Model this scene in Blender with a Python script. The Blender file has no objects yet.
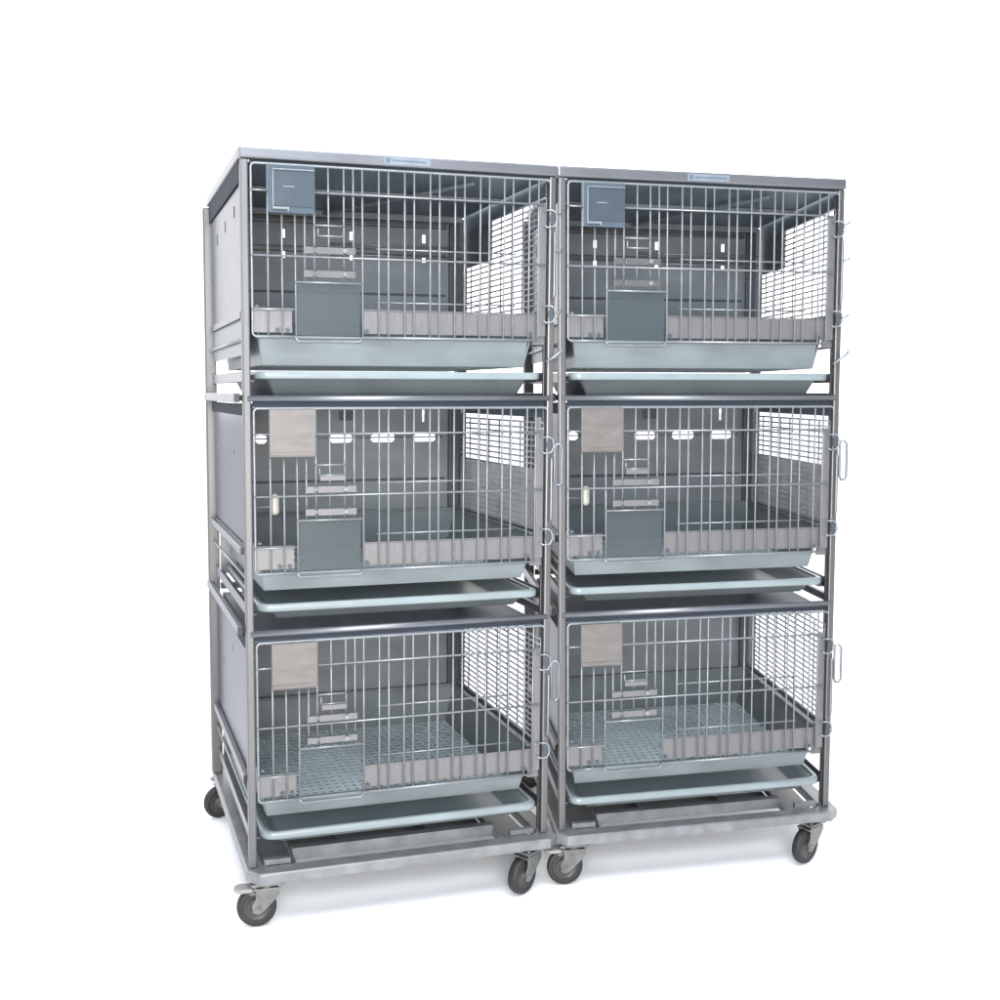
import bpy, math, random
from mathutils import Vector, Matrix
random.seed(4)
sc = bpy.context.scene
C = sc.collection
R = math.radians

# ------------------------------------------------------------------ materials
def mat(name, col, metal=0.0, rough=0.5, noise=0.0, nscale=40.0, stretch=(1, 1, 1), bump=0.0, spec=0.5,
        col2=None, alpha=1.0, rvar=0.0):
    m = bpy.data.materials.new(name); m.use_nodes = True
    nt = m.node_tree; b = nt.nodes['Principled BSDF']
    b.inputs['Metallic'].default_value = metal
    b.inputs['Roughness'].default_value = rough
    b.inputs['Specular IOR Level'].default_value = spec
    b.inputs['Base Color'].default_value = (*col, 1)
    b.inputs['Alpha'].default_value = alpha
    if noise or bump or rvar:
        tc = nt.nodes.new('ShaderNodeTexCoord'); mp = nt.nodes.new('ShaderNodeMapping')
        mp.inputs['Scale'].default_value = stretch
        nt.links.new(tc.outputs['Object'], mp.inputs['Vector'])
        n = nt.nodes.new('ShaderNodeTexNoise'); n.inputs['Scale'].default_value = nscale
        n.inputs['Detail'].default_value = 5
        nt.links.new(mp.outputs[0], n.inputs['Vector'])
        if noise:
            r = nt.nodes.new('ShaderNodeValToRGB')
            c2 = col2 or tuple(min(1, c * (1 + noise)) for c in col)
            c1 = tuple(c * (1 - noise) for c in col)
            r.color_ramp.elements[0].position = .3; r.color_ramp.elements[1].position = .7
            r.color_ramp.elements[0].color = (*c1, 1); r.color_ramp.elements[1].color = (*c2, 1)
            nt.links.new(n.outputs['Fac'], r.inputs['Fac'])
            nt.links.new(r.outputs['Color'], b.inputs['Base Color'])
        if rvar:
            mr = nt.nodes.new('ShaderNodeMapRange')
            mr.inputs['To Min'].default_value = rough - rvar; mr.inputs['To Max'].default_value = rough + rvar
            nt.links.new(n.outputs['Fac'], mr.inputs['Value']); nt.links.new(mr.outputs[0], b.inputs['Roughness'])
        if bump:
            bp = nt.nodes.new('ShaderNodeBump'); bp.inputs['Strength'].default_value = bump
            bp.inputs['Distance'].default_value = .002
            nt.links.new(n.outputs['Fac'], bp.inputs['Height']); nt.links.new(bp.outputs['Normal'], b.inputs['Normal'])
    return m

M = dict(
    steel=mat('brushed_steel', (.2,.2,.22), .85, .36, .08, 30, (1, 1, 12), .02, rvar=.08),
    post=mat('galvanised_tube', (.132,.130,.130), .7, .42, .07, 12, (1, 1, .3), 0, rvar=.06),
    wire=mat('zinc_wire', (.20,.21,.22), 0.35, .32, .12, 60),
    mesh=mat('side_mesh_wire', (.34,.34,.36), 0.3, .4, .15, 60),
    rail=mat('rail_steel', (.18,.185,.20), .75, .38, .08, 12, (.4, 1, 1), rvar=.06),
    panel=mat('polished_sheet', (.185,.187,.200), .8, .20, .10, 3, (1, .7, .5), .9, rvar=.08),
    back=mat('grey_green_sheet', (.165,.185,.197), 0.15, .42, .14, 5, (1, 1, 3), .05, rvar=.06),
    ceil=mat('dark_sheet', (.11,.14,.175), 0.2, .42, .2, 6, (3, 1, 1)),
    kick=mat('kick_plate_steel', (.150,.146,.148), 0.4, .40, .10, 30, (14, 1, 1), rvar=.08),
    card=mat('bare_metal_card', (.130,.120,.113), 0.35, .42, .12, 20, (1, 1, 3), rvar=.06),
    guard=mat('grey_guard_sheet', (.42,.415,.43), 0, .28, .22, 6, (1, 1, 2), rvar=.12, alpha=.78),
    bluecard=mat('blue_grey_card', (.042,.054,.070), 0.1, .3, .1, 20),
    clear=mat('clear_plastic_holder', (.06,.08,.10), .0, .2, .05, 20),
    pan=mat('grey_green_plastic', (.122,.143,.149), 0, .36, .16, 7, (1, 1, 2.5), bump=.10, rvar=.12),
    tray=mat('pale_green_plastic', (.178,.208,.216), 0, .33, .12, 7, (1, 1, 3), .10, rvar=.12),
    floor=mat('slatted_plastic_floor', (.50,.58,.59), 0, .4, .16, 9, bump=.04),
    base=mat('galvanised_base', (.19,.195,.20), 0.45, .42, .18, 22, (1, 1, 1), .15, rvar=.12),
    deck=mat('base_deck_sheet', (.20, .21, .22), .7, .45, .3, 9, rvar=.1),
    black=mat('black_plastic_cap', (.015, .015, .017), 0, .45),
    rubber=mat('black_rubber', (.011,.010,.010), 0, .6, .2, 40),
    hub=mat('grey_wheel_core', (.035,.033,.033), 0, .5, .15, 30),
    fork=mat('zinc_plated_fork', (.17,.17,.163), .8, .38, .2, 45, bump=.1, rvar=.1),
    pedal=mat('white_plastic_pedal', (.22,.21,.205), 0, .4),
    cream=mat('cream_plastic', (.27,.26,.22), 0, .35),
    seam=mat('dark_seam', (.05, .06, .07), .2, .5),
    sticker=mat('pale_sticker', (.15,.175,.20), 0, .4, .15, 30),
    ink=mat('blue_ink', (.06,.09,.13), 0, .5),
    whiteink=mat('pale_ink', (.15,.17,.19), 0, .5),
    flap=mat('smoked_clear_flap', (.050, .063, .070), 0, .35, alpha=.6),
    flap_light=mat('clear_flap', (.09, .115, .125), 0, .35, alpha=.15),
    fold_shade=mat('shaded_fold_dark', (.03,.036,.048), 0, .7, .12, 8, spec=.1),  # matte dark tone: shade under the top rails put into the colour
    white=mat('white_floor', (.95, .95, .95), 0, .9, spec=0),
)

M['panel'].node_tree.nodes['Principled BSDF'].inputs['Specular Tint'].default_value = (.42, .425, .455, 1)

# ------------------------------------------------------------------ placement of the two racks
A = (0.8754, 1.01685, 0.28435, -0.0025, -0.06652, 0.95437, -0.0164)
def T_left(x, y, z): return Vector((x, y, z))
def T_right(x, y, z):
    return Vector((A[0] + A[1]*x + A[2]*y + A[6]*(z - .16), A[3] + A[4]*x + A[5]*y, z))
T = T_left

def root(name, loc, label, cat, group=None):
    o = bpy.data.objects.new(name, None); C.objects.link(o)
    o.location = T(*loc); o.empty_display_size = .1
    o['label'] = label; o['category'] = cat
    if group: o['group'] = group
    return o
def wloc(o):
    v = Vector((0, 0, 0))
    while o is not None: v += o.location; o = o.parent
    return v

class MB:
    def __init__(s): s.v = []; s.f = []; s.smooth = []
    def add(s, vs, fs, sm=False):
        n = len(s.v); s.v += [tuple(v) for v in vs]
        s.f += [tuple(i + n for i in f) for f in fs]; s.smooth += [sm]*len(fs); return s
    def box(s, x0, x1, y0, y1, z0, z1):
        return s.add([(x0,y0,z0),(x1,y0,z0),(x1,y1,z0),(x0,y1,z0),(x0,y0,z1),(x1,y0,z1),(x1,y1,z1),(x0,y1,z1)],
                     [(0,3,2,1),(4,5,6,7),(0,1,5,4),(1,2,6,5),(2,3,7,6),(3,0,4,7)])
    def rod(s, p, q, r, n=6):
        return s.path([p, q], r, n)
    def path(s, pts, r, n=6, closed=False):
        P = [Vector(p) for p in pts]; L = len(P); rings = []
        prev = None
        for i, p in enumerate(P):
            if closed: d = (P[(i+1) % L] - P[i-1])
            elif i == 0: d = P[1] - P[0]
            elif i == L-1: d = P[-1] - P[-2]
            else: d = (P[i+1]-P[i]).normalized() + (P[i]-P[i-1]).normalized()
            d.normalize()
            if prev is None:
                a = Vector((0,0,1)) if abs(d.z) < .9 else Vector((1,0,0))
                u = d.cross(a).normalized()
            else:
                u = (prev - d*prev.dot(d)).normalized()
            prev = u; w = d.cross(u)
            rings.append([p + (u*math.cos(2*math.pi*k/n) + w*math.sin(2*math.pi*k/n))*r for k in range(n)])
        vs = [v for g in rings for v in g]; fs = []
        for i in range(L if closed else L-1):
            a = i*n; b = ((i+1) % L)*n
            for k in range(n): fs.append((a+k, a+(k+1) % n, b+(k+1) % n, b+k))
        s.add(vs, fs, True)
        if not closed:
            m = len(s.v) - len(vs)
            s.f += [tuple(m+k for k in range(n))[::-1], tuple(m+(L-1)*n+k for k in range(n))]; s.smooth += [False, False]
        return s
    def prism(s, poly, axis, a, b):
        # poly in the two other axes (order x,y,z minus axis); extruded from a to b
        def mk(u, v, w):
            return {'x': (w, u, v), 'y': (u, w, v), 'z': (u, v, w)}[axis]
        n = len(poly)
        vs = [mk(u, v, a) for u, v in poly] + [mk(u, v, b) for u, v in poly]
        fs = [tuple(range(n))[::-1], tuple(range(n, 2*n))] + [(i, (i+1) % n, n+(i+1) % n, n+i) for i in range(n)]
        return s.add(vs, fs)
    def lathe(s, prof, c, M3, n=28):
        # prof: (radius, axial); M3 turns local (axis = local x) into place
        vs = []; k = len(prof)
        for i in range(n):
            t = 2*math.pi*i/n
            for r, h in prof: vs.append(Vector(c) + M3 @ Vector((h, r*math.cos(t), r*math.sin(t))))
        fs = [(i*k+j, i*k+j+1, ((i+1) % n)*k+j+1, ((i+1) % n)*k+j) for i in range(n) for j in range(k-1)]
        return s.add(vs, fs, True)
    def loft(s, x0, x1, y0, y1, prof, rad=.03, n=5, front_cut=None, caps=(True, True)):
        # rounded rectangle rings; prof = (inset, z or (zfront, zback))
        rings = []
        for ins, z in prof:
            r = max(.004, rad - ins*.6)
            ax0, ax1, ay0, ay1 = x0+ins, x1-ins, y0+ins, y1-ins
            ring = []
            for cx, cy, a0 in ((ax1-r, ay0+r, -90), (ax1-r, ay1-r, 0), (ax0+r, ay1-r, 90), (ax0+r, ay0+r, 180)):
                for k in range(n+1):
                    t = R(a0 + 90*k/n)
                    ring.append((cx + r*math.cos(t), cy + r*math.sin(t), z))
            rings.append(ring)
        m = len(rings[0]); vs = [v for g in rings for v in g]; fs = []
        for i in range(len(rings)-1):
            for k in range(m): fs.append((i*m+k, i*m+(k+1) % m, (i+1)*m+(k+1) % m, (i+1)*m+k))
        if caps[0]: fs.append(tuple(range(m))[::-1])
        if caps[1]: fs.append(tuple((len(rings)-1)*m+k for k in range(m)))
        return s.add(vs, fs)
    def holed(s, u0, u1, v0, v1, holes, w0, w1, axis):
        us = sorted({u0, u1, *[h[0] for h in holes], *[h[1] for h in holes]})
        vv = sorted({v0, v1, *[h[2] for h in holes], *[h[3] for h in holes]})
        def mk(u, v, w): return {'x': (w, u, v), 'y': (u, w, v), 'z': (u, v, w)}[axis]
        def solid(i, j):
            if i < 0 or j < 0 or i >= len(us)-1 or j >= len(vv)-1: return False
            cu = (us[i]+us[i+1])/2; cv = (vv[j]+vv[j+1])/2
            return not any(h[0] < cu < h[1] and h[2] < cv < h[3] for h in holes)
        for i in range(len(us)-1):
            for j in range(len(vv)-1):
                if not solid(i, j): continue
                a, b, c, d = us[i], us[i+1], vv[j], vv[j+1]
                s.add([mk(a,c,w0), mk(b,c,w0), mk(b,d,w0), mk(a,d,w0)], [(0,1,2,3)])
                s.add([mk(a,c,w1), mk(b,c,w1), mk(b,d,w1), mk(a,d,w1)], [(3,2,1,0)])
                for di, dj, e in ((-1,0,(a,c,a,d)), (1,0,(b,c,b,d)), (0,-1,(a,c,b,c)), (0,1,(a,d,b,d))):
                    if not solid(i+di, j+dj):
                        s.add([mk(e[0],e[1],w0), mk(e[2],e[3],w0), mk(e[2],e[3],w1), mk(e[0],e[1],w1)], [(0,1,2,3)])
        return s
    def build(s, name, m, parent, bevel=0.0, label=None):
        me = bpy.data.meshes.new(name)
        base = wloc(parent)
        me.from_pydata([tuple(T(*v) - base) for v in s.v], [], s.f)
        me.polygons.foreach_set('use_smooth', s.smooth)
        me.materials.append(m); me.validate(); me.update()
        import bmesh
        bm = bmesh.new(); bm.from_mesh(me)
        bmesh.ops.remove_doubles(bm, verts=bm.verts, dist=1e-5)
        bmesh.ops.recalc_face_normals(bm, faces=bm.faces); bm.to_mesh(me); bm.free()
        o = bpy.data.objects.new(name, me); C.objects.link(o); o.parent = parent
        if bevel:
            b = o.modifiers.new('bevel', 'BEVEL'); b.width = bevel; b.segments = 2; b.limit_method = 'ANGLE'; b.angle_limit = R(40)
        if label: o['label'] = label
        return o

# ------------------------------------------------------------------ dimensions measured off the photograph
WX = .818        # right post centre
DY = .715        # back post centre
ZB = [.323, .9216, 1.521]   # bottom wire of each cage front, bottom to top
WIRES = [.056,.091,.125,.149,.173,.21,.249,.274,.298,.34,.366,.409,.434,.478,.503,.546,.572,.615,.64,.682,.707,.753,.779]

def caster(rk, x, y, yaw, brake, flip=1):
    """swivel caster: x,y = swivel axis"""
    Mz = Matrix.Rotation(yaw, 3, 'Z')
    def P(a, b, c): v = Mz @ Vector((a, b, 0)); return (x+v.x, y+v.y, c)
    def tr(mb):  # put local geometry in place
        mb.v = [P(*v) for v in mb.v]; return mb
    off = -.026           # wheel trails behind the swivel along local x
    wz = .0455; rw = .052
    f = MB()
    f.box(-.042, .042, -.036, .036, .112, .118)
    f.path([(0, 0, .100), (0, 0, .112)], .022, 16)
    f.box(-.036, .032, -.024, .024, .095, .101)
    for sy in (-1, 1):
        yy = sy*.022
        f.prism([(-.030,.098),(.034,.098),(.034,.086),(.022,.070),(off+.012,wz-.010),(off,wz-.014),(off-.012,wz-.008),(off-.014,wz+.012),(-.030,.075)],
                'y', yy-.0015, yy+.0015)
    f.path([(off, -.027, wz), (off, .027, wz)], .007, 10)
    for a in (-.032, .032):
        for b in (-.027, .027): f.path([(a, b, .106), (a, b, .123)], .005, 6)
    fk = tr(f).build('caster', M['fork'], rk, .0008)
    ry = Matrix.Rotation(R(90), 3, 'Z')
    t = MB().lathe([(.034,-.012),(.046,-.0145),(.050,-.012),(rw,-.006),(rw+.0005,0),(rw,.006),(.050,.012),(.046,.0145),(.034,.012)], (off, 0, wz), ry, 36)
    tr(t).build('tyre', M['rubber'], fk)
    h = MB().lathe([(.0005,-.017),(.013,-.017),(.014,-.010),(.028,-.009),(.031,-.0125),(.0345,-.0122),(.0345,.0122),(.031,.0125),(.028,.009),(.014,.010),(.013,.017),(.0005,.017)], (off, 0, wz), ry, 28)
    tr(h).build('wheel_core', M['hub'], fk)
    if brake:
        b = MB().prism([(-.036,-.020),(-.070,-.021),(-.082,-.013),(-.086,0),(-.082,.013),(-.070,.021),(-.036,.020)], 'z', .090, .101)
        tr(b).build('brake_pedal', M['pedal'], fk, .003)
        b = MB().box(-.046, -.028, -.014, .014, .080, .0965)
        tr(b).build('pedal_bracket', M['fork'], fk, .001)
    return fk

def make_rack(side, label):
    rk = root('cage_rack', (.41, .35, 0), label, 'rack', 'wheeled cage racks side by side')
    # base: perimeter channel with chamfered corners
    x0, x1, y0, y1 = -.020, .850, -.050, .80
    c = .03
    def ring(i, cc): return [(x0+i+cc,y0+i),(x1-i-cc,y0+i),(x1-i,y0+i+cc),(x1-i,y1-i-cc),(x1-i-cc,y1-i),(x0+i+cc,y1-i),(x0+i,y1-i-cc),(x0+i,y0+i+cc)]
    mb = MB()
    prof = [(0, .122, c), (0, .146, c), (.004, .150, c), (.046, .150, c*.4), (.046, .122, c*.4)]
    vs = []
    for i, z, cc in prof: vs += [(a, b, z) for a, b in ring(i, cc)]
    n = 8; k = len(prof)
    mb.add(vs, [(i*n+j, i*n+(j+1) % n, ((i+1) % k)*n+(j+1) % n, ((i+1) % k)*n+j) for i in range(k) for j in range(n)])
    bf = mb.build('base_frame', M['base'], rk, .0015)
    mb = MB()
    for yy in (.062, .60): MB().box(.115, .695, yy, yy+.026, .128, .160).build('deck_rail', M['base'], rk, .0015)
    mb = MB()
    for xa in (.028, .70): mb.box(xa, xa+.082, .0, .70, .124, .138)
    for xa in (.11, .69): mb.box(xa, xa+.006, .0, .70, .128, .147)
    for xa in (.26, .52): mb.box(xa, xa+.05, .088, .60, .126, .140)
    mb.build('deck_slats', M['base'], rk, .001)
    mb = MB(); mb.box(.118, .69, .089, .60, .1195, .1235)
    mb.build('deck_sheet', M['deck'], rk)
    for xa in (.03, .72):
        MB().box(xa, xa+.07, -.0015, .016, .1505, .164).build('post_foot', M['base'], rk, .001)
    # posts
    for (x, y, w) in ((0, 0, .0098), (WX, 0, .0098), (-.008, DY+.02, .017), (WX+.006, DY+.02, .017)):
        zt = 1.95
        mb = MB().box(x-w, x+w, y-w, y+w, .150, zt); mb.build('post', M['post'], rk, .004)
    # second slim upright behind each front post
    for x in (-.0, WX):
        mb = MB().box(x-.008, x+.008, .020, .030, .151, 1.94); mb.build('upright', M['post'], rk, .001)
    # top frame
    mb = MB().box(-.013, WX+.013, -.014, .016, 1.9505, 1.979)
    tb = mb.build('top_beam', M['rail'], rk, .005)
    for x in (-.013, WX+.013):
        s = 1 if x < 0 else -1
        xa, xb = sorted((x, x+s*.022))
        mb = MB().box(xa, xb, .0165, DY+.03, 1.955, 1.982); mb.build('top_side_rail', M['rail'], rk, .004)
    mb = MB().box(.010, WX-.010, DY+.004, DY+.028, 1.953, 1.979); mb.build('top_beam', M['rail'], rk, .004)
    mb = MB().box(.352, .475, -.0155, -.0145, 1.955, 1.973)
    st = mb.build('sticker', M['sticker'], rk, 0, 'small pale maker plate on the top beam')
    mb = MB()
    mb.box(.358, .368, -.0162, -.0157, 1.959, 1.970)
    xx = .374
    while xx < .462:
        w = random.uniform(.003, .007); mb.box(xx, xx+w, -.0162, -.0157, 1.9625, 1.9665); xx += w+.002
    mb.build('print', M['ink'], st)
    # per tier: cross rail, side channels, tray runners
    for i, zb in enumerate(ZB):
        if i < 2:
            zr = zb + .441
            MB().path([(.0, -.006, zr+.004), (WX, -.006, zr+.004)], .0082, 10).build('cross_rail', M['rail'], rk)
            MB().box(.012, WX-.012, DY+.004, DY+.02, zr-.008, zr+.012).build('cross_rail', M['post'], rk, .002)
            for x in (-.012, WX+.012):
                s = 1 if x < 0 else -1
                xa, xb = sorted((x-s*.016, x))
                ch = MB().box(xa, xb, .035, DY+.045, zr-.006, zr+.018).build('side_channel', M['rail'], rk, .003)
                MB().box(xa+.002, xb-.002, .0345-.004, .036, zr-.004, zr+.016).build('end_cap', M['black'], ch)
        if i < 2:
            MB().box(.012, WX-.012, DY+.0035, DY+.006, zb-.115, zb+.03).build('rear_baffle', M['deck'], rk)  # added sheet, blocks the white background behind floor holes and tray gap
        for x in (-.004, WX+.004):
            s = 1 if x < 0.1 else -1
            xa, xb = sorted((x, x+s*.028))
            mb = MB().box(xa, xb, .034, DY, zb-.112, zb-.109)
            xa, xb = sorted((x, x+s*.003)); mb.box(xa, xb, .034, DY, zb-.109, zb-.085)
            mb.build('tray_runner', M['rail'], rk, .0008)
            xa, xb = sorted((x-s*.014, x))
            if i < 2:
                ch = MB().box(xa, xb, .035, DY+.03, zb+.046, zb+.066).build('support_tube', M['rail'], rk, .003)
                MB().box(xa+.002, xb-.002, .031, .036, zb+.048, zb+.064).build('end_cap', M['black'], ch)
            MB().path([(x-s*.004, .02, zb-.008), (x-s*.004, DY, zb-.010)], .004, 8).build('guide_rod', M['wire'], rk)
    # front casters
    caster(rk, .034, -.004, R(-4), True)
    caster(rk, .768, -.012, R(31), False)
    caster(rk, .022, .752, R(18), False)
    caster(rk, .800, .700, R(-10), False)
    return rk

def stadium(cx, cz, w, h):
    return [(cx-w/2, cx+w/2, cz-h*.28, cz+h*.28), (cx-w/2+.004, cx+w/2-.004, cz-h*.44, cz+h*.44), (cx-w/2+.008, cx+w/2-.008, cz-h/2, cz+h/2)]

floor_cache = {}
def floor_mesh(mb, x0, x1, y0, y1, z):
    nx, ny = 30, 24
    dx = (x1-x0)/nx; dy = (y1-y0)/ny
    th = .002
    for i in range(nx):
        for j in range(ny):
            a, b = x0+i*dx, y0+j*dy
            cx, cy = a+dx/2, b+dy/2
            hw, hh = dx*.33, dy*.27
            sk = dx*.16
            if (i+j) % 2: sk = -sk
            O = [(a,b),(cx,b),(a+dx,b),(a+dx,cy),(a+dx,b+dy),(cx,b+dy),(a,b+dy),(a,cy)]
            H = [(cx-hw*.6, cy-hh), (cx, cy-hh), (cx+hw*.6, cy-hh), (cx+hw, cy), (cx+hw*.6, cy+hh), (cx, cy+hh), (cx-hw*.6, cy+hh), (cx-hw, cy)]
            H = [(u + sk*(v-cy)/hh, v) for u, v in H]
            vs = [(u, v, z) for u, v in O] + [(u, v, z) for u, v in H] + [(u, v, z-th) for u, v in O] + [(u, v, z-th) for u, v in H]
            fs = []
            for k in range(8):
                m = (k+1) % 8
                fs += [(k, m, 8+m, 8+k), (16+m, 16+k, 24+k, 24+m), (8+k, 8+m, 24+m, 24+k)]
            mb.add(vs, fs)
    return mb

def make_cage(i, label, side):
    zb = ZB[i]
    cg = root('animal_cage', (.41, .35, zb), label, 'cage', 'wire fronted cages stacked in the racks')
    xl, xr = .014, WX-.014
    yb = .690
    # ceiling
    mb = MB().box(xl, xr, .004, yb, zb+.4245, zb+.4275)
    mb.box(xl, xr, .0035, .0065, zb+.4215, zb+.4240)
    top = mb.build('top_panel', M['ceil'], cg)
    MB().box(xl, xr, .0022, .0034, zb+.4245, zb+(.446 if i < 2 else .430)).build('top_lip', M['fold_shade'], top)
    mb = MB()
    if i == 2:
        mb.path([(.32, yb-.01, zb+.414), (.62, .06, zb+.414)], .006, 8)
        mb.box(xl+.01, xr-.01, .30, .33, zb+.412, zb+.4235)
    mb.box(xl+.01, xr-.01, yb-.05, yb-.012, zb+.404, zb+.4235)
    mb.build('roof_brace', M['back'], top, .001)
    # back
    holes = []
    if i == 2:
        for hx in (.219, .438, .680):
            holes += [(hx-.0055, hx+.0055, 1.864, 1.890), (hx-.0055, hx+.0055, 1.802, 1.826)]
    if i == 1:
        for hx, w in ((.142, .036), (.401, .075), (.541, .080), (.683, .078)): holes += stadium(hx, 1.234, w, .028)
        holes += [(.676, .683, 1.285, 1.325)]
    mb = MB().holed(xl, xr, zb+.03, zb+.424, holes, yb, yb+.003, 'y')
    bk = mb.build('back_panel', M['back'], cg)
    mb = MB()
    if i: mb.box(xl+.002, xr-.05, yb-.003, yb-.001, zb+.172, zb+.180)
    if i: mb.build('seam', M['seam'], bk)
    mb = MB()
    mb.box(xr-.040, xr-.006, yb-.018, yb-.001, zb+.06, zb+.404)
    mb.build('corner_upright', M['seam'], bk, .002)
    if i == 2:
        MB().box(xl+.01, xr-.05, yb-.012, yb-.001, zb+.300, zb+.318).box(xl+.01, xr-.05, yb-.016, yb-.001, zb+.388, zb+.40).build('back_rib', M['post'], bk, .003)
        MB().path([(.36, yb-.03, 1.847), (.80, yb-.03, 1.847)], .003, 6).path([(.36, yb-.03, 1.815), (.80, yb-.03, 1.815)], .003, 6).build('back_rod', M['wire'], bk)
        MB().box(.445, .453, yb-.004, yb-.001, 1.862, 1.892).build('slot_lip', M['wire'], bk)
    if i == 1:
        MB().path([(.10, yb-.006, 1.236), (.745, yb-.006, 1.236)], .0022, 6).build('back_rod', M['wire'], bk)
        MB().box(.395, .44, yb-.010, yb-.004, 1.292, 1.322).build('tag', M['clear'], bk)
    # left side sheet with holes
    hs = []
    if i == 2: hs = [(hy-.012, hy+.012, zb+.310-k, zb+.340-k) for hy, k in ((.15, .0), (.34, .010), (.53, .020))]
    if i == 1:
        for hy in (.22, .30, .42, .50, .60): hs += [(hy-.010, hy+.010, zb+.296, zb+.308)]
    if i == 0: hs = [(.30, .312, zb+.33, zb+.35), (.52, .532, zb+.24, zb+.256)]
    zlo = zb+.058 if i == 2 else zb+.068
    mb = MB().holed(.034, yb, zlo, zb+.405, hs, -.0045, -.002, 'x')
    sp = mb.build('side_panel', M['panel'], cg)
    MB().box(-.0095, -.0048, .034, yb, zlo-.012, zlo+.006).build('panel_hem', M['panel'], sp, .001)
    MB().box(-.0095, -.0050, .034, yb+.01, zb+(.378 if i == 2 else .402), zb+.432).build('panel_top_fold', M['fold_shade'], sp, .001)
    MB().box(-.002+.001, .0005+.001, .034, yb, zb-.045, zlo).build('lower_skirt', M['back'], cg) if i == 2 else None
    # right side mesh
    x = xr+.004
    mb = MB()
    lo, hi = zb+.082, zb+.378
    ysplit = .43
    z = lo
    k = 0
    while z <= hi+1e-6:
        ye = yb-.02
        if i == 2 and z > zb+.262: ye = ysplit
        mb.rod((x, .018, z), (x, ye, z), .0027, 6); z += (hi-lo)/18
    for yy in (.018, .10, .18, .26, .345, .43, .515, .60, .67):
        zt = hi if not (i == 2 and yy > ysplit+.01) else zb+.262
        mb.rod((x+.004, yy, lo), (x+.004, yy, zt), .0024, 5)
    mb.build('side_mesh', M['mesh'], cg)
    if i == 2:
        MB().box(x+.007, x+.009, ysplit, yb-.01, zb+.262, zb+.3785).build('side_sheet', M['bluecard'], cg)
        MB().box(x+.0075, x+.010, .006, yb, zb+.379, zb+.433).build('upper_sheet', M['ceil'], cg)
    if i == 1:
        MB().box(x-.0055, x-.0040, .02, yb-.02, zb+.080, zb+.245).build('side_sheet', M['guard'], cg)
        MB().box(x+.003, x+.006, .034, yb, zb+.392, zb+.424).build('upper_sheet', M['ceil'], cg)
    MB().box(x-.002, x+.006, .02, yb, zb+.050, zb+.078).build('side_sill', M['deck'], cg, .002)
    # floor pan: tub with slatted bottom
    px0, px1, py0, py1 = .022, WX-.050, .004, .676
    zf = zb-(.072 if i == 2 else .046)
    t = .004; sl = .018
    mb = MB()
    def wall(pts_out_top, pts_out_bot, n):
        n = Vector(n)*t
        a, b = [Vector(p) for p in pts_out_top]; c, d = [Vector(p) for p in pts_out_bot]
        mb.add([a, b, d, c, a+n, b+n, d+n, c+n], [(0,1,2,3),(7,6,5,4),(0,4,5,1),(1,5,6,2),(2,6,7,3),(3,7,4,0)])
    ztf, zts = zb-.004, zb+.072
    bx0, bx1, by0, by1 = px0+sl, px1-sl, py0+.012, py1-sl
    wall(((px0+.012, py0, ztf), (px1-.012, py0, ztf)), ((bx0, by0, zf), (bx1, by0, zf)), (0, 1, 0))
    wall(((px0, py1, zts), (px1+.02, py1, zts)), ((bx0, by1, zf), (bx1, by1, zf)), (0, -1, 0))
    wall(((px0, py0+.006, zts), (px0, py1, zts)), ((bx0, by0, zf), (bx0, by1, zf)), (1, 0, 0))
    wall(((px1+.02, py0+.006, zts), (px1+.02, py1, zts)), ((bx1, by0, zf), (bx1, by1, zf)), (-1, 0, 0))
    mb.box(px0+.004, px1-.004, py0-.006, py0+.008, ztf-.0005, ztf+.006)          # front lip
    mb.box(px0+.004, px0+.014, py0+.014, py1, zts+.0005, zts+.006)
    mb.box(px1+.006, px1+.022, py0+.014, py1, zts+.0005, zts+.006)
    mb.box(px0-.001, px1+.021, py1-.009, py1+.002, zts-.002, zts+.0072)
    pan = mb.build('floor_pan', M['pan'], cg, .0012)
    floor_mesh(MB(), bx0, bx1, by0, by1, zf+.003).build('slatted_floor', M['floor'], pan)
    # front grille
    g = MB(); r = .0025; y = -.006
    zt = zb+.420
    def arc(cx, cz, r_, a0, a1, n=4): return [(cx+r_*math.cos(R(a0+(a1-a0)*k/n)), y, cz+r_*math.sin(R(a0+(a1-a0)*k/n))) for k in range(n+1)]
    fr = [(.016+.01, y, zb), (.118, y, zb)]
    g.path([(.122, y, zb), (.026, y, zb)] + arc(.026, zb+.010, .010, 270, 180) + arc(.026, zt-.010, .010, 180, 90) + arc(.800, zt-.014, .014, 90, 0) + [(.814, y, zb+.30)], .0033, 7)
    g.path([(.296, y, zb), (.778, y, zb)], .0033, 7)
    g.path([(.122, y, zb), (.130, y, zb-.011), (.290, y-.002, zb-.011), (.296, y, zb)], .0030, 7)
    yh = y-.0045
    def H(a, b, dz, rr=.0026, yy=yh): g.rod((a, yy, zb+dz), (b, yy, zb+dz), rr, 6)
    H(.014, .058, .355); H(.171, .795, .355); H(.014, .800, .198); H(.014, .122, .067); H(.123, .296, .135)
    H(.172, .251, .276); H(.182, .248, .250)
    g.rod((.182, yh, zb+.250), (.182, yh, zb+.268), .002, 6)
    H(.338, .722, .226, .0023, .012); H(.338, .722, .091, .0023, .012)
    for wx in WIRES:
        top_, bot = zt, zb
        if wx in (.091, .125): top_ = zb+.30
        if wx == .149: top_ = zb+.30; bot = zb+.135
        if wx in (.173, .21, .249, .274): bot = zb+.135
        jx = random.uniform(-.0008, .0008); jb = random.uniform(-.0008, .0008)
        g.rod((wx+jx, y, bot), (wx+jb, y, top_), r, 6)
    g.build('front_grille', M['wire'], cg)
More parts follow.
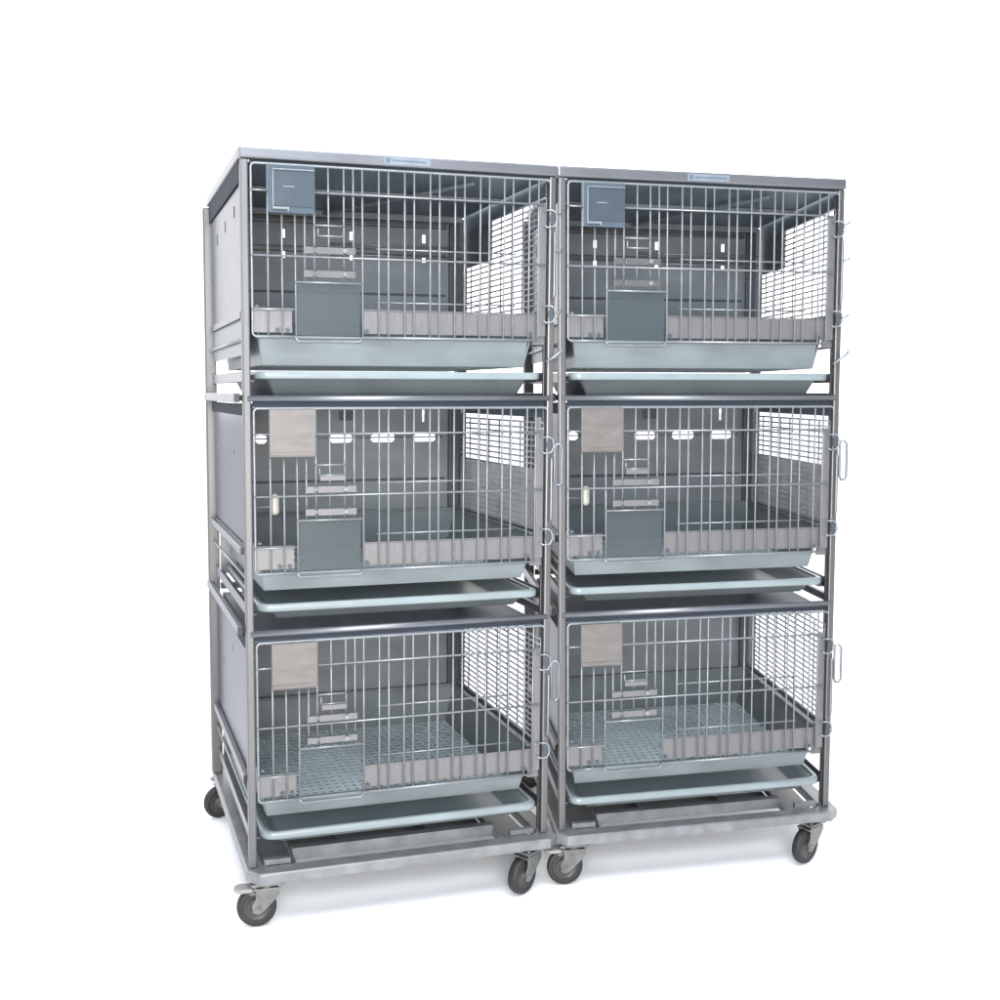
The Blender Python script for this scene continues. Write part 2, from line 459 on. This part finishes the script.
    # kick plates
    for a, b in ((.020, .117), (.298, .772)):
        mb = MB().box(a, b, .0015, .0035, zb+.010, zb+.068)
        mb.box(a, b, -.0010, .0030, zb+.0685, zb+.0710)
        kp = mb.build('kick_plate', M['kick'], cg, .0005)
        for cx in ((a+.012, b-.012) if a > .1 else (a+.060, a+.085)):
            MB().path([(cx, .0012, zb+.017), (cx, -.004, zb+.017)], .0055, 10).build('bolt', M['seam'], kp)
    # stile and latch
    mb = MB().box(.783, .803, -.0045, -.0015, zb+.010, zb+.358)
    mb.box(.770, .803, .0045, .007, zb-.012, zb+.07)
    mb.build('latch_stile', M['kick'], cg, .0008)
    for zc in (zb+.325, zb+.075):
        mb = MB()
        lp = [(.793, -.010, zc+.014), (.812, -.018, zc+.016), (.822, -.020, zc+.010), (.826, -.020, zc-.010), (.819, -.018, zc-.026), (.803, -.012, zc-.029), (.793, -.010, zc-.024)]
        mb.path(lp, .0026, 7)
        lt = mb.build('latch', M['wire'], cg)
        ov = [(.814+.007*math.cos(a), zc-.006+.019*math.sin(a)) for a in [2*math.pi*k/14 for k in range(14)]]
        MB().prism(ov, 'y', -.019, -.015).build('latch_plate', M['seam'], lt, .001)
    MB().path([(.817, -.022, zb+.285), (.818, -.024, zb+.275), (.818, -.024, zb+.12), (.815, -.022, zb+.11)], .0045, 7).build('latch_rod', M['rail'], cg)
    if i < 2:
        mb = MB().path([(.834, -.014, zb+.320), (.843, -.018, zb+.322), (.850, -.020, zb+.312), (.850, -.020, zb+.218), (.844, -.018, zb+.209), (.835, -.015, zb+.210), (.831,-.014,zb+.220), (.831,-.014,zb+.31)], .0034, 8, closed=True)
        mb.build('handle_loop', M['rail'], cg)
    else:
        for dz in (.335, .235, .075):
            MB().path([(.822, -.016, zb+dz-.006), (.838, -.020, zb+dz+.001), (.844, -.020, zb+dz+.006)], .0026, 6).build('latch_pin', M['post'], cg)
        MB().path([(.800, -.020, zb-.058), (.836, -.024, zb-.034), (.846, -.024, zb-.022)], .0036, 8).build('pan_catch', M['wire'], cg)
    # label holder
    if i == 2:
        lh = MB().box(.0565, .173, -.0145, -.0115, zb+.302, zb+.4175).build('label_holder', M['clear'], cg, .001)
        MB().box(.070, .173, -.0175, -.0155, zb+.318, zb+.402).build('card', M['bluecard'], lh)
        MB().box(.0675, .0705, -.020, -.0160, zb+.316, zb+.404).box(.0675, .173, -.020, -.0160, zb+.4045, zb+.4075).box(.0675, .105, -.020, -.0160, zb+.310, zb+.3155).box(.104, .108, -.0203, -.0163, zb+.305, zb+.316).build('holder_rim', M['wire'], lh, .0006)
        MB().box(.094, .122, -.0186, -.0178, zb+.364, zb+.3665).build('card_mark', M['whiteink'], lh)
    else:
        lh = MB().box(.0535, .172, -.0155, -.0125, zb+.298, zb+.418).build('label_plate', M['card'], cg, .001)
        MB().box(.0555, .170, -.0175, -.0158, zb+.302, zb+.310).build('plate_lip', M['card'], lh, .0006)
    ff = MB().box(.127, .292, -.0005, .0010, zb+.004, zb+.132)
    ff.build('feed_flap', M['flap'] if i else M['flap_light'], cg)
    # feeder bracket
    fb = MB()
    for dz, h in ((.205, .017), (.147, .017)):
        for a, b in ((.144, .169), (.177, .247), (.253, .278)):
            fb.box(a, b, -.0165, -.0130, zb+dz, zb+dz+h)
        fb.box(.144, .278, -.0128, -.0105, zb+dz+.004, zb+dz+h-.003)
    if i < 2:
        fb.box(.182, .249, -.0185, -.0150, zb+.236, zb+.249)
    fd = fb.build('feeder_bracket', M['kick'] if i < 2 else M['post'], cg, .0008)
    nb = MB()
    for dz in (.214, .156): nb.path([(.248, -.0128, zb+dz), (.248, -.024, zb+dz)], .006, 10)
    nb.build('thumb_nut', M['wire'], fd)
    if i == 1:
        pr = []
        n = 8
        for k in range(n+1):
            a = -90 + 180*k/n
            pr.append((max(.0005, .0115*math.cos(R(a))), (.016 if a > 0 else -.016) + .0115*math.sin(R(a))))
        Mx = Matrix.Rotation(R(-90), 3, 'Y')
        d = MB().lathe(pr, (.070, .012, zb+.176), Mx, 18)
        d.build('drinking_nozzle', M['cream'], cg)
        MB().path([(.070, .014, zb+.165), (.060, .06, zb+.165), (.017, .06, zb+.165)], .003, 6).build('nozzle_pipe', M['wire'], cg)
    return cg

def make_tray(i, label, side):
    zb = ZB[i]
    ty = -.012 if i else -.022
    tr = root('waste_tray', (.41, .35, zb-.13), label, 'tray', 'pull-out trays under the cages')
    x0, x1, y0, y1 = .022, .795, ty, .66
    z1 = zb-.078; z0 = zb-.125
    if i == 2: z1 = zb-.086; z0 = zb-.148
    a = MB().loft(x0, x1, y0, y1, [(.055, z0), (.030, z1-.016), (.0105, z1-.019), (.0105, z1-.0035), (.018, z1-.0045), (.032, z1-.016), (.058, z0+.004)], .035, 6).build('basin', M['tray'], tr)
    b = MB().loft(x0, x1, y0, y1, [(.010, z1-.020), (.002, z1-.019), (0, z1-.016), (0, z1-.004), (.003, z1), (.014, z1), (.0165, z1-.003), (.010, z1-.003), (.010, z1-.020)], .035, 6, caps=(False, False)).build('rim', M['tray'], tr)
    for o in (a, b):
        for p in o.data.polygons: p.use_smooth = len(p.vertices) == 4
    return tr

for side, TT in (('left', T_left), ('right', T_right)):
    T = TT
    where = 'in the %s rack' % side
    make_rack(side, '%s of two galvanised steel racks on four black casters, holding three cages' % side)
    make_cage(2, 'top wire cage %s, with a blue grey card in its label holder' % where, side)
    make_cage(1, 'middle wire cage %s, with cream nozzle and oblong back slots' % where, side)
    make_cage(0, 'bottom wire cage %s, its slatted plastic floor seen from above' % where, side)
    make_tray(2, 'pale plastic tray below the top cage %s, seen from the side' % where, side)
    make_tray(1, 'pale green plastic tray below the middle cage %s' % where, side)
    make_tray(0, 'pale green plastic tray just above the wheeled base %s' % where, side)

# ------------------------------------------------------------------ floor
FLOOR = True
if FLOOR:
    me = bpy.data.meshes.new('floor')
    s = 60; z = -.0075
    me.from_pydata([(-s,-s,z),(s,-s,z),(s,s,z),(-s,s,z)], [], [(0,1,2,3)]); me.materials.append(M['white'])
    o = bpy.data.objects.new('floor', me); C.objects.link(o); o['kind'] = 'structure'

# ------------------------------------------------------------------ surroundings: invented light dome, white ahead, dim sky-over-ground gradient behind
w = bpy.data.worlds.new('World'); sc.world = w; w.use_nodes = True
nt = w.node_tree; bg = nt.nodes['Background']
tc = nt.nodes.new('ShaderNodeTexCoord')
dot = nt.nodes.new('ShaderNodeVectorMath'); dot.operation = 'DOT_PRODUCT'
dot.inputs[1].default_value = (.2757, .9612, 0)
nt.links.new(tc.outputs['Generated'], dot.inputs[0])
mr = nt.nodes.new('ShaderNodeMapRange'); mr.interpolation_type = 'SMOOTHSTEP'
mr.inputs['From Min'].default_value = -.25; mr.inputs['From Max'].default_value = .45
nt.links.new(dot.outputs['Value'], mr.inputs['Value'])
sep = nt.nodes.new('ShaderNodeSeparateXYZ'); nt.links.new(tc.outputs['Generated'], sep.inputs[0])
ramp = nt.nodes.new('ShaderNodeValToRGB')
mz = nt.nodes.new('ShaderNodeMapRange'); mz.inputs['From Min'].default_value = -1; mz.inputs['From Max'].default_value = 1
nt.links.new(sep.outputs['Z'], mz.inputs['Value']); nt.links.new(mz.outputs[0], ramp.inputs['Fac'])
e = ramp.color_ramp.elements
e[0].position = 0; e[0].color = (.30, .28, .26, 1)
e[1].position = 1; e[1].color = (.62, .72, .92, 1)
for pos, c in ((.42, (.34, .31, .29)), (.50, (.16, .18, .21)), (.58, (.46, .50, .58)), (.78, (.58, .66, .80))):
    n = e.new(pos); n.color = (*c, 1)
mx = nt.nodes.new('ShaderNodeMix'); mx.data_type = 'RGBA'
nt.links.new(mr.outputs[0], mx.inputs['Factor']); nt.links.new(ramp.outputs['Color'], mx.inputs['A'])
mx.inputs['B'].default_value = (2.55, 2.55, 2.55, 1)
nt.links.new(mx.outputs['Result'], bg.inputs['Color'])
bg.inputs['Strength'].default_value = 1.0

def area(name, loc, target, size, power, col, spread=180):
    l = bpy.data.lights.new(name, 'AREA'); l.shape = 'RECTANGLE'; l.size = size[0]; l.size_y = size[1]
    l.energy = power; l.color = col; l.spread = R(spread)
    o = bpy.data.objects.new(name, l); C.objects.link(o); o.location = loc
    o.rotation_euler = (Vector(target)-Vector(loc)).to_track_quat('-Z', 'Y').to_euler()
area('fill_upper', (-.9, -4.2, 2.5), (.8, .2, 1.75), (2.0, 1.6), 46, (.86, .93, 1), 75)  # added cool fill light that brightens the upper cages, not a real fixture
area('fill_lower', (-.5, -4.2, .9), (.8, .2, .45), (2.0, 1.4), 39, (1, .94, .87), 75)  # added warm fill light for the lower cages, not a real fixture
area('fill_top', (.2, -1.7, 3.9), (.9, .1, .9), (2.6, 1.6), 62, (.93, .97, 1), 120)  # added overhead fill light, imitates overcast sky on top faces

# ------------------------------------------------------------------ camera
cam = bpy.data.cameras.new('camera'); co = bpy.data.objects.new('camera', cam); C.objects.link(co)
co.location = (-.37868, -2.66721, 1.38239)
yaw, pit = -.27924, .09712
fwd = Vector((-math.sin(yaw)*math.cos(pit), math.cos(yaw)*math.cos(pit), -math.sin(pit)))
co.rotation_euler = fwd.to_track_quat('-Z', 'Y').to_euler()
cam.sensor_width = 36; cam.lens = 36*1.06477
cam.shift_x = .1046; cam.shift_y = -.004
cam.clip_end = 500; cam.clip_start = .05
sc.camera = co
sc.view_settings.view_transform = 'Standard'; sc.view_settings.look = 'None'
sc.view_settings.exposure = 0; sc.view_settings.gamma = 1
